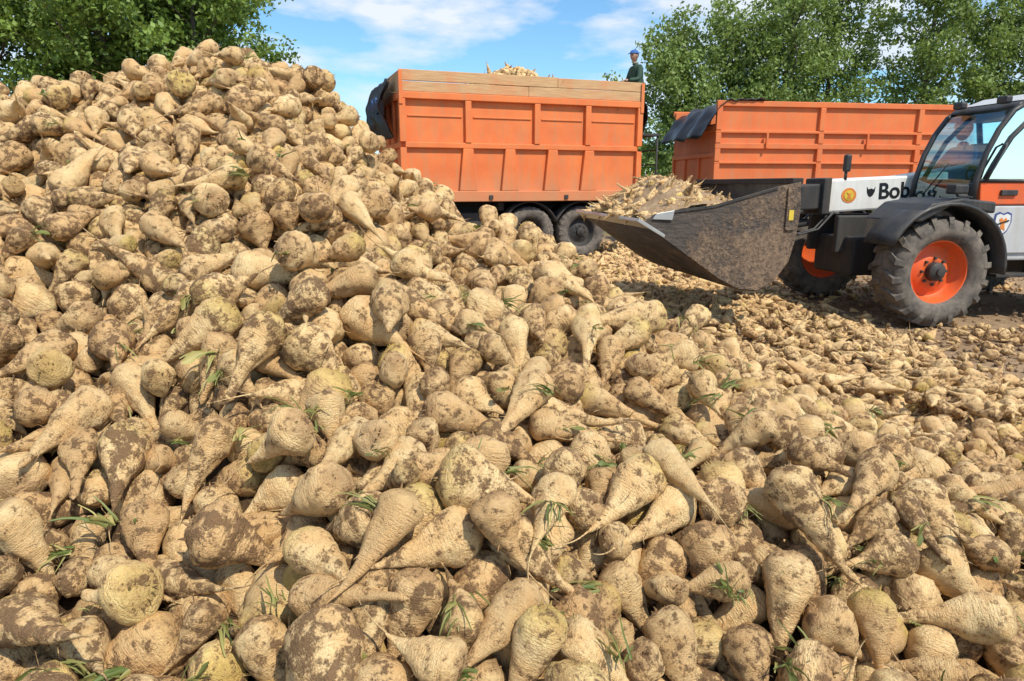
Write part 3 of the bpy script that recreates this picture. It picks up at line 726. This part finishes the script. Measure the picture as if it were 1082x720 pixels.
def disc(name,cx,cy,cz,pts,mat,th=.003):
    return prism_xz(name,[(cx+p[0],cz+p[1]) for p in pts],cy-th,cy,mat,TL,0)
head=[(-.055,.05),(-.035,.02),(0,.03),(.035,.02),(.055,.05),(.05,-.01),(.03,-.05),(0,-.07),(-.03,-.05),(-.05,-.01)]
disc('animal_head_badge',-.08,-.031,1.42,head,M_LETTER)
M_YEL=plain('yellow_sticker',(.75,.55,.06),.5); M_STW=plain('white_sticker',(.78,.78,.76),.5); M_STO=plain('orange_sticker',(.75,.25,.05),.5); M_BLU=plain('blue_sticker',(.05,.08,.25),.5)
circ=lambda r,n=20:[(r*math.cos(2*math.pi*i/n),r*math.sin(2*math.pi*i/n)) for i in range(n)]
disc('round_sticker',-.36,-.031,1.37,[(x*1.1,y) for x,y in circ(.088)],M_STO); disc('round_sticker_core',-.36,-.035,1.37,circ(.06),M_YEL); disc('round_sticker_mark',-.36,-.039,1.37,[(-.03,-.04),(.03,-.04),(.01,0),(.035,.035),(0,.02),(-.035,.035),(-.01,0)],M_STO)
shield=[(-.10,.11),(-.05,.13),(0,.11),(.05,.13),(.10,.11),(.11,.02),(.07,-.08),(0,-.14),(-.07,-.08),(-.11,.02)]
disc('shield_emblem',.80,yn-.009,1.08,shield,M_BLU); disc('shield_emblem_inner',.80,yn-.013,1.08,[(x*.84,y*.84) for x,y in shield],M_STW)
disc('shield_figure',.80,yn-.017,1.08,[(-.05,.05),(-.02,.07),(0,.04),(.03,.07),(.05,.04),(.02,0),(.035,-.07),(0,-.05),(-.035,-.08),(-.02,0)],M_STO)
disc('shield_bar',.80,yn-.021,1.08,[(-.07,-.01),(.07,.03),(.07,.045),(-.07,.005)],M_LETTER)
# bucket
floor=[(-3.30,1.13),(-2.88,.84),(-2.5,.58),(-2.28,.47),(-2.08,.45),(-1.90,.54),(-1.76,.74),(-1.70,1.0),(-1.68,1.25),(-1.70,1.52)]
sheet_xz('bucket_shell',floor,-1.2,1.2,.022,M_BUCKET,TL)
sheet_xz('bucket_liner',[(-2.86,.875),(-2.5,.615),(-2.28,.505),(-2.09,.485),(-1.93,.565),(-1.79,.75),(-1.73,1.0),(-1.71,1.25),(-1.73,1.50)],-1.18,1.18,.008,M_BUCKIN,TL)
side=[(x,z) for x,z in floor]+[(-1.95,1.475),(-2.6,1.30),(-2.95,1.26),(-3.20,1.215)]
for y0,y1 in ((-1.225,-1.202),(1.202,1.225)): prism_xz('bucket_side',side,y0,y1,M_BUCKET,TL,.005)
prism_xz('cutting_edge',[(-3.37,1.15),(-3.35,1.18),(-3.08,1.02),(-3.09,.99)],-1.235,1.235,M_STEEL,TL,.004)
for y in (-1.245,1.229): prism_xz('side_cutter',[(-3.22,1.17),(-3.18,1.225),(-3.00,1.255),(-3.02,1.16)],y,y+.016,M_STEEL,TL,.004)
box('bucket_top_rail',(-1.78,-1.2,1.50),(-1.66,1.2,1.56),M_BUCKIN,TL,.01)
boxes('bucket_side_ribs',[((-1.84,-1.245,1.05),(-1.74,-1.227,1.46))],M_BUCKET,TL,.005)
prism_xz('bucket_edge_strip',[(-3.18,1.20),(-2.95,1.235),(-2.6,1.275),(-1.95,1.45),(-1.95,1.475),(-2.6,1.302),(-2.95,1.262),(-3.19,1.222)],-1.236,-1.2255,M_CHASSIS,TL,.002)
disc('warning_sticker',-1.79,-1.247,1.20,[(-.025,-.05),(.025,-.05),(.025,.05),(-.025,.05)],M_YEL)
def bh(x,y):
    t=(x+3.3)/1.6; z=1.19+.08*t
    h=z+.38*math.exp(-((x+2.72)/.46)**2-((y+.1)/1.1)**2)-.34*max(0,(x+2.15)/.5)
    return h+.05*mnoise.noise(Vector((x*3,y*3,1)))-.06*max(0,abs(y)-.95)*4
heap_base('bucket_soil',TL,-3.26,-1.76,-1.17,1.17,bh,40,M_GROUND,.022)
scatter_heap('bucket_beets',TL,-3.32,-1.85,-1.15,1.15,bh,210,8,.036)

# ------------------------------------------------------------------ people
M_SKIN=plain('skin',(.45,.26,.18),.55,0,.15); M_GREEN=plain('green_jacket',(.035,.075,.05),.85); M_BLUE=plain('blue_shirt',(.06,.20,.42),.85); M_TROU=plain('dark_trousers',(.03,.032,.045),.9); M_BOOT=plain('boots',(.02,.017,.015),.7); M_CAP=plain('blue_cap',(.04,.14,.42),.8); M_EYE=plain('eye_dark',(.02,.015,.012),.4); M_LIP=plain('lips',(.34,.14,.11),.5); M_HAIR=plain('hair',(.04,.028,.02),.8)
def skinned(name,J,E,parent,matfn,sub=2,roots=(0,)):
    me=bpy.data.meshes.new(name); me.from_pydata([j[0] for j in J],E,[]); o=bpy.data.objects.new(name+'_tmp',me); COL.objects.link(o)
    bpy.context.view_layer.objects.active=o
    o.modifiers.new('k','SKIN')
    for i,j in enumerate(J):
        sv=me.skin_vertices[0].data[i]; sv.radius=(j[1],j[1]*(j[2] if len(j)>2 else 1)); sv.use_root=i in roots
    s=o.modifiers.new('s','SUBSURF'); s.levels=sub; s.render_levels=sub
    dg=bpy.context.evaluated_depsgraph_get(); nm=bpy.data.meshes.new_from_object(o.evaluated_get(dg))
    bpy.data.objects.remove(o)
    mats=[]
    for p in nm.polygons:
        m=matfn(p.center)
        if m not in mats: mats.append(m)
    nm.materials.clear()
    for m in mats: nm.materials.append(m)
    for p in nm.polygons: p.material_index=mats.index(matfn(p.center)); p.use_smooth=True
    r=bpy.data.objects.new(name,nm); return link(r,parent)
def head_mesh(parent,c,fwd,tilt=0,cap=True):
    e=bpy.data.objects.new('head',None); COL.objects.link(e); e.parent=parent; e.location=c; e.rotation_euler=(tilt,0,math.atan2(fwd[1],fwd[0])+math.pi/2)
    V=[];F=[];n1,n2=22,28
    for i in range(n1+1):
        th=math.pi*i/n1
        for k in range(n2):
            A=2*math.pi*k/n2; x=math.sin(th)*math.cos(A); y=math.sin(th)*math.sin(A); z=math.cos(th)
            X=x*.076; Y=y*.095; Z=z*.118
            if z<0: X*=1+.28*z; Y*=1+.10*z
            fr=max(0,-y)
            Y-=.022*math.exp(-(x/.16)**2-((z+.12)/.17)**2)*(fr>.3)
            Y+=.009*(math.exp(-((abs(x)-.36)/.16)**2-((z-.03)/.12)**2))*(fr>.3)
            Y-=.006*math.exp(-((z-.2)/.1)**2)*(fr>.4)
            Y-=.008*math.exp(-(x/.3)**2-((z+.85)/.15)**2)*(fr>.1)
            V.append((X,Y,Z))
    for i in range(n1):
        for k in range(n2): F.append((i*n2+k,i*n2+(k+1)%n2,(i+1)*n2+(k+1)%n2,(i+1)*n2+k))
    obj_from('face',V,F,M_SKIN,e,True)
    def ball(nm,c,s,m):
        v=[];f=[]
        for i in range(9):
            for k in range(12):
                t=math.pi*i/8;a=2*math.pi*k/12; v.append((c[0]+s[0]*math.sin(t)*math.cos(a),c[1]+s[1]*math.sin(t)*math.sin(a),c[2]+s[2]*math.cos(t)))
        for i in range(8):
            for k in range(12): f.append((i*12+k,i*12+(k+1)%12,(i+1)*12+(k+1)%12,(i+1)*12+k))
        obj_from(nm,v,f,m,e,True)
    for s in (-1,1):
        ball('eye',(s*.029,-.078,.004),(.012,.008,.007),M_EYE); ball('ear',(s*.078,.005,-.005),(.010,.018,.03),M_SKIN)
    ball('mouth',(0,-.088,-.052),(.022,.007,.006),M_LIP)
    ball('hair',(0,.016,.03),(.081,.092,.10),M_HAIR)
    if cap:
        v=[];f=[]
        for i in range(9):
            for k in range(24):
                t=math.pi*.5*i/8;a=2*math.pi*k/24; v.append((.088*math.sin(t)*math.cos(a),.108*math.sin(t)*math.sin(a),.045+.088*math.cos(t)))
        for i in range(8):
            for k in range(24): f.append((i*24+k,i*24+(k+1)%24,(i+1)*24+(k+1)%24,(i+1)*24+k))
        obj_from('cap_crown',v,f,M_CAP,e,True)
        v=[(-.07,-.07,.045),(.07,-.07,.045),(.055,-.15,.03),(0,-.175,.028),(-.055,-.15,.03)]
        o=obj_from('cap_peak',v,[(0,1,2,3,4)],M_CAP,e); s=o.modifiers.new('s','SOLIDIFY'); s.thickness=.006
def hand(parent,p,d,up):
    p=Vector(p); d=Vector(d).normalized(); up=Vector(up); up=(up-d*up.dot(d)).normalized(); s=d.cross(up)
    J=[];E=[];roots=[]
    for i,(o_,l) in enumerate(((-.030,.066),(-.010,.076),(.010,.070),(.028,.054))):
        k=len(J); roots.append(k); b=p+s*o_+d*.03
        J+= [(tuple(b),.011),(tuple(b+d*.055),.0095),(tuple(b+d*(.055+l*.45)-up*.012),.0085),(tuple(b+d*(.055+l*.75)-up*.036),.0075)]
        E+=[(k,k+1),(k+1,k+2),(k+2,k+3)]
    k=len(J); roots.append(k); b=p-s*.022+d*.02
    J+=[(tuple(b),.012),(tuple(b-s*.032+d*.022-up*.01),.0105),(tuple(b-s*.040+d*.055-up*.025),.0085)]; E+=[(k,k+1),(k+1,k+2)]
    k=len(J); roots.append(k); J+=[(tuple(p-d*.02),.022,1.2),(tuple(p+d*.03),.030,.8),(tuple(p+d*.075),.030,.6)]; E+=[(k,k+1),(k+1,k+2)]
    skinned('hand',J,E,parent,lambda c:M_SKIN,1,roots)

WK=empty('worker',(0,0,0)); 
mt=Matrix.Translation((-2.05,13,0))@Matrix.Rotation(R_(20),4,'Z')
WK.location=mt@Vector((Ln+.34,.9,2.553)); WK.rotation_euler[2]=R_(20)
J=[((0,0,.93),.15,.8),((0,0,1.12),.145,.8),((-.03,0,1.33),.165,.75),((-.05,0,1.44),.085),((-.06,0,1.52),.055),
   ((-.03,-.19,1.38),.07),((-.10,-.25,1.13),.052),((-.33,-.24,1.10),.038),((-.03,.19,1.38),.07),((-.10,.25,1.13),.052),((-.33,.22,1.10),.038),
   ((0,-.10,.86),.105),((-.04,-.12,.48),.075),((.02,-.12,.10),.05),((-.14,-.13,.05),.045),
   ((0,.10,.86),.105),((-.02,.12,.48),.075),((.05,.12,.10),.05),((-.11,.13,.05),.045)]
E=[(0,1),(1,2),(2,3),(3,4),(2,5),(5,6),(6,7),(2,8),(8,9),(9,10),(0,11),(11,12),(12,13),(13,14),(0,15),(15,16),(16,17),(17,18)]
def wm(c):
    if c.z>1.49: return M_SKIN
    if c.z<.16: return M_BOOT
    if c.z<.90: return M_TROU
    return M_GREEN
skinned('body',J,E,WK,wm)
head_mesh(WK,(-.085,0,1.63),(-1,-.25,0),0)
hand(WK,(-.36,-.24,1.10),(-1,0,-.1),(0,0,1)); hand(WK,(-.36,.22,1.10),(-1,0,-.1),(0,0,1))
DR=empty('driver',(0,0,0)); mt=Matrix.Translation((4.35,8.37,0))@Matrix.Rotation(R_(8.6),4,'Z')
DR.location=mt@Vector((1.43,-.58,1.0)); DR.rotation_euler[2]=R_(8.6)
J=[((0,0,.46),.14,.8),((0,0,.65),.135,.8),((-.02,0,.86),.155,.75),((-.03,0,.96),.08),((-.04,0,1.03),.05),
   ((-.02,-.18,.90),.066),((-.18,-.24,.68),.05),((-.52,-.13,.69),.034),((-.02,.18,.90),.066),((-.18,.24,.68),.05),((-.52,.13,.69),.034),
   ((-.05,-.10,.46),.09),((-.46,-.12,.42),.07),((-.52,-.12,.05),.05),((-.66,-.12,.0),.04),
   ((-.05,.10,.46),.09),((-.46,.12,.42),.07),((-.52,.12,.05),.05),((-.66,.12,.0),.04)]
def dm(c):
    if c.z>1.0: return M_SKIN
    if c.z<.10: return M_BOOT
    if c.z<.54: return M_TROU
    return M_BLUE
skinned('body',J,E,DR,dm)
head_mesh(DR,(-.06,0,1.15),(-1,-.3,0),0)
hand(DR,(-.54,-.13,.69),(-1,0.2,.3),(-.3,0,1)); hand(DR,(-.54,.13,.69),(-1,-.2,.3),(-.3,0,1))

# ------------------------------------------------------------------ trees
def leaves_mesh(name,C,sz,mat,parent,r):
    n=len(C); C=np.array(C); s=np.array(sz)
    a=r.normal(size=(n,3)); a/=np.linalg.norm(a,axis=1)[:,None]; b=r.normal(size=(n,3)); b-=a*(a*b).sum(1)[:,None]; b/=np.linalg.norm(b,axis=1)[:,None]
    a=a*s[:,None]; b=b*(s*.62)[:,None]
    V=np.stack([C-a,C-b*.95+a*-.1,C+a,C+b*.95+a*-.1],1).reshape(-1,3)
    me=bpy.data.meshes.new(name); me.vertices.add(4*n); me.vertices.foreach_set('co',V.astype(np.float32).ravel())
    me.loops.add(4*n); me.loops.foreach_set('vertex_index',np.arange(4*n,dtype=np.int32))
    me.polygons.add(n); me.polygons.foreach_set('loop_start',np.arange(0,4*n,4,dtype=np.int32)); me.update(calc_edges=True)
    me.materials.append(mat); return link(bpy.data.objects.new(name,me),parent)
def tree(name,x,y,h,cr,seed,mat,nl=15000,poplar=True,base=.12):
    r=np.random.default_rng(seed); rr=random.Random(seed); e=empty(name,(x,y,0),rr.uniform(0,6))
    tp=[]; 
    for i in range(9):
        t=i/8; tp.append((.25*math.sin(t*3+seed)*t,.25*math.cos(t*2.3+seed)*t,h*.97*t))
    tube('trunk',tp,[.02+h*.017*(1-i/8)**.8 for i in range(9)],M_BARK,e,10)
    pts=[];nb=44 if poplar else 46; V=[];F=[]
    for bI in range(nb):
        t=base+(.96-base)*(bI+rr.random())/nb; p=Vector((.25*math.sin(t*3+seed)*t,.25*math.cos(t*2.3+seed)*t,h*t*.97))
        env=math.sin(math.pi*min(1,max(.08,(t-base+.12)/(1.22-base))))**.55
        Lb=cr*env*rr.uniform(.5,1.35); az=bI*2.4+rr.uniform(-.6,.6); el=rr.uniform(.35,.95) if poplar else rr.uniform(.15,.7)
        d=Vector((math.cos(az)*math.cos(el),math.sin(az)*math.cos(el),math.sin(el))); br=[p.copy()]; ns_=7
        for j in range(ns_):
            p=p+d*Lb*1.25/ns_; d=(d+Vector((rr.gauss(0,.16),rr.gauss(0,.16),rr.gauss(.03,.1)))).normalized(); br.append(p.copy())
        k0=len(V); 
        for j,q in enumerate(br):
            w=max(.008,.05*(1-j/ns_)*h/9)
            for m in range(4): V.append(q+Vector((math.cos(m*1.57)*w,math.sin(m*1.57)*w,0)))
        for j in range(ns_):
            for m in range(4): F.append((k0+j*4+m,k0+j*4+(m+1)%4,k0+(j+1)*4+(m+1)%4,k0+(j+1)*4+m))
        for j in range(2,ns_+1):
            for c in range(3):
                cc=br[j]+Vector((rr.gauss(0,.26),rr.gauss(0,.26),rr.gauss(0,.20)))*(cr/2)
                pts.append((cc,rr.uniform(.18,.42)*(cr/2)**.5))
    obj_from('limbs',V,F,M_BARK,e,True)
    per=max(4,int(nl/len(pts))); C=[]
    for c,s in pts:
        k=int(per*rr.uniform(.4,1.6)); o=r.normal(size=(k,3))*s*.55; o[:,2]*=.8; C.append(np.array(c)[None]+o)
    C=np.concatenate(C); leaves_mesh('crown_leaves',C,r.uniform(.055,.11,len(C)),mat,e,r); return e
for i,(x,y,h,cr) in enumerate([(6.9,29,7.2,1.7),(9.0,30,8.0,2.1),(11.5,30,9.2,2.3),(13.6,31,10.,2.0),(17.0,30,10.2,2.1),(20.3,30.5,9.0,1.8),(23,30,9.8,2.1),(26,31,10,2)]):
    tree('poplar_tree',x,y,h,cr,20+i,M_LEAF,17000)
for i,(x,y,h,cr) in enumerate([(-9.6,22.5,8.8,2.4),(-12.4,22,9.8,2.9),(-16.0,22.5,10,2.9),(-20,23,10,3.),(-13.8,25.5,11,2.8),(-10.8,25,9.6,2.3)]):
    tree('broadleaf_tree',x,y,h,cr,50+i,M_LEAFD,26000,False,.10)
r=np.random.default_rng(5); n=42000; X=r.uniform(-60,70,n); Hh=3.2+1.0*np.sin(X*.31)+.7*np.sin(X*.9+1); Z=Hh*r.random(n)**.7; Y=44+r.normal(0,1.2,n)+2*np.sin(X*.2)
leaves_mesh('distant_hedgerow_trees',np.stack([X,Y,Z],1),r.uniform(.14,.3,n),M_LEAFD,None,r)

# ------------------------------------------------------------------ light, sky, camera
sun_az=math.radians(140); sun_el=math.radians(54)
to=Vector((math.sin(sun_az)*math.cos(sun_el),math.cos(sun_az)*math.cos(sun_el),math.sin(sun_el)))
sl=bpy.data.lights.new('sun','SUN'); sl.energy=5.0; sl.angle=R_(.8); sl.color=(1,.93,.80)
so=bpy.data.objects.new('sun',sl); link(so); so.rotation_euler=to.to_track_quat('Z','Y').to_euler(); so.location=to*30
w=bpy.data.worlds.new('World'); scene.world=w; w.use_nodes=True; nt=w.node_tree; nt.nodes.clear()
out=N(nt,'ShaderNodeOutputWorld'); bg=N(nt,'ShaderNodeBackground'); sky=N(nt,'ShaderNodeTexSky'); sky.sky_type='NISHITA'; sky.sun_disc=False
sky.sun_elevation=sun_el; sky.sun_rotation=sun_az; sky.air_density=1.0; sky.dust_density=.3; sky.ozone_density=1.5
tc=N(nt,'ShaderNodeTexCoord').outputs['Generated']
s=N(nt,'ShaderNodeSeparateXYZ'); nt.links.new(tc,s.inputs[0])
nz_=noise_n(nt,scaled(nt,tc,(2.2,2.2,7.0),(1.3,.4,.75)),2.0,8,.55)
cl=mrange(nt,nz_,.46,.60,0,.92)
cl=mathn(nt,'MULTIPLY',cl,mrange(nt,s.outputs[2],.02,.2,.4,1))
blue=mix(nt,1.0,sky.outputs[0],(.80,1.14,1.30),'MULTIPLY')
nt.links.new(mix(nt,cl,blue,(6.6,6.9,7.4)),bg.inputs[0]); bg.inputs[1].default_value=.14
nt.links.new(bg.outputs[0],out.inputs[0])
cam=bpy.data.cameras.new('camera'); cam.lens=24; cam.sensor_width=36; cam.clip_end=2000; cam.clip_start=.05
co=bpy.data.objects.new('camera',cam); link(co); co.location=(0,0,1.5); co.rotation_euler=(R_(90-12.9),0,0); scene.camera=co
scene.view_settings.view_transform='Standard'; scene.view_settings.look='None'; scene.view_settings.exposure=0
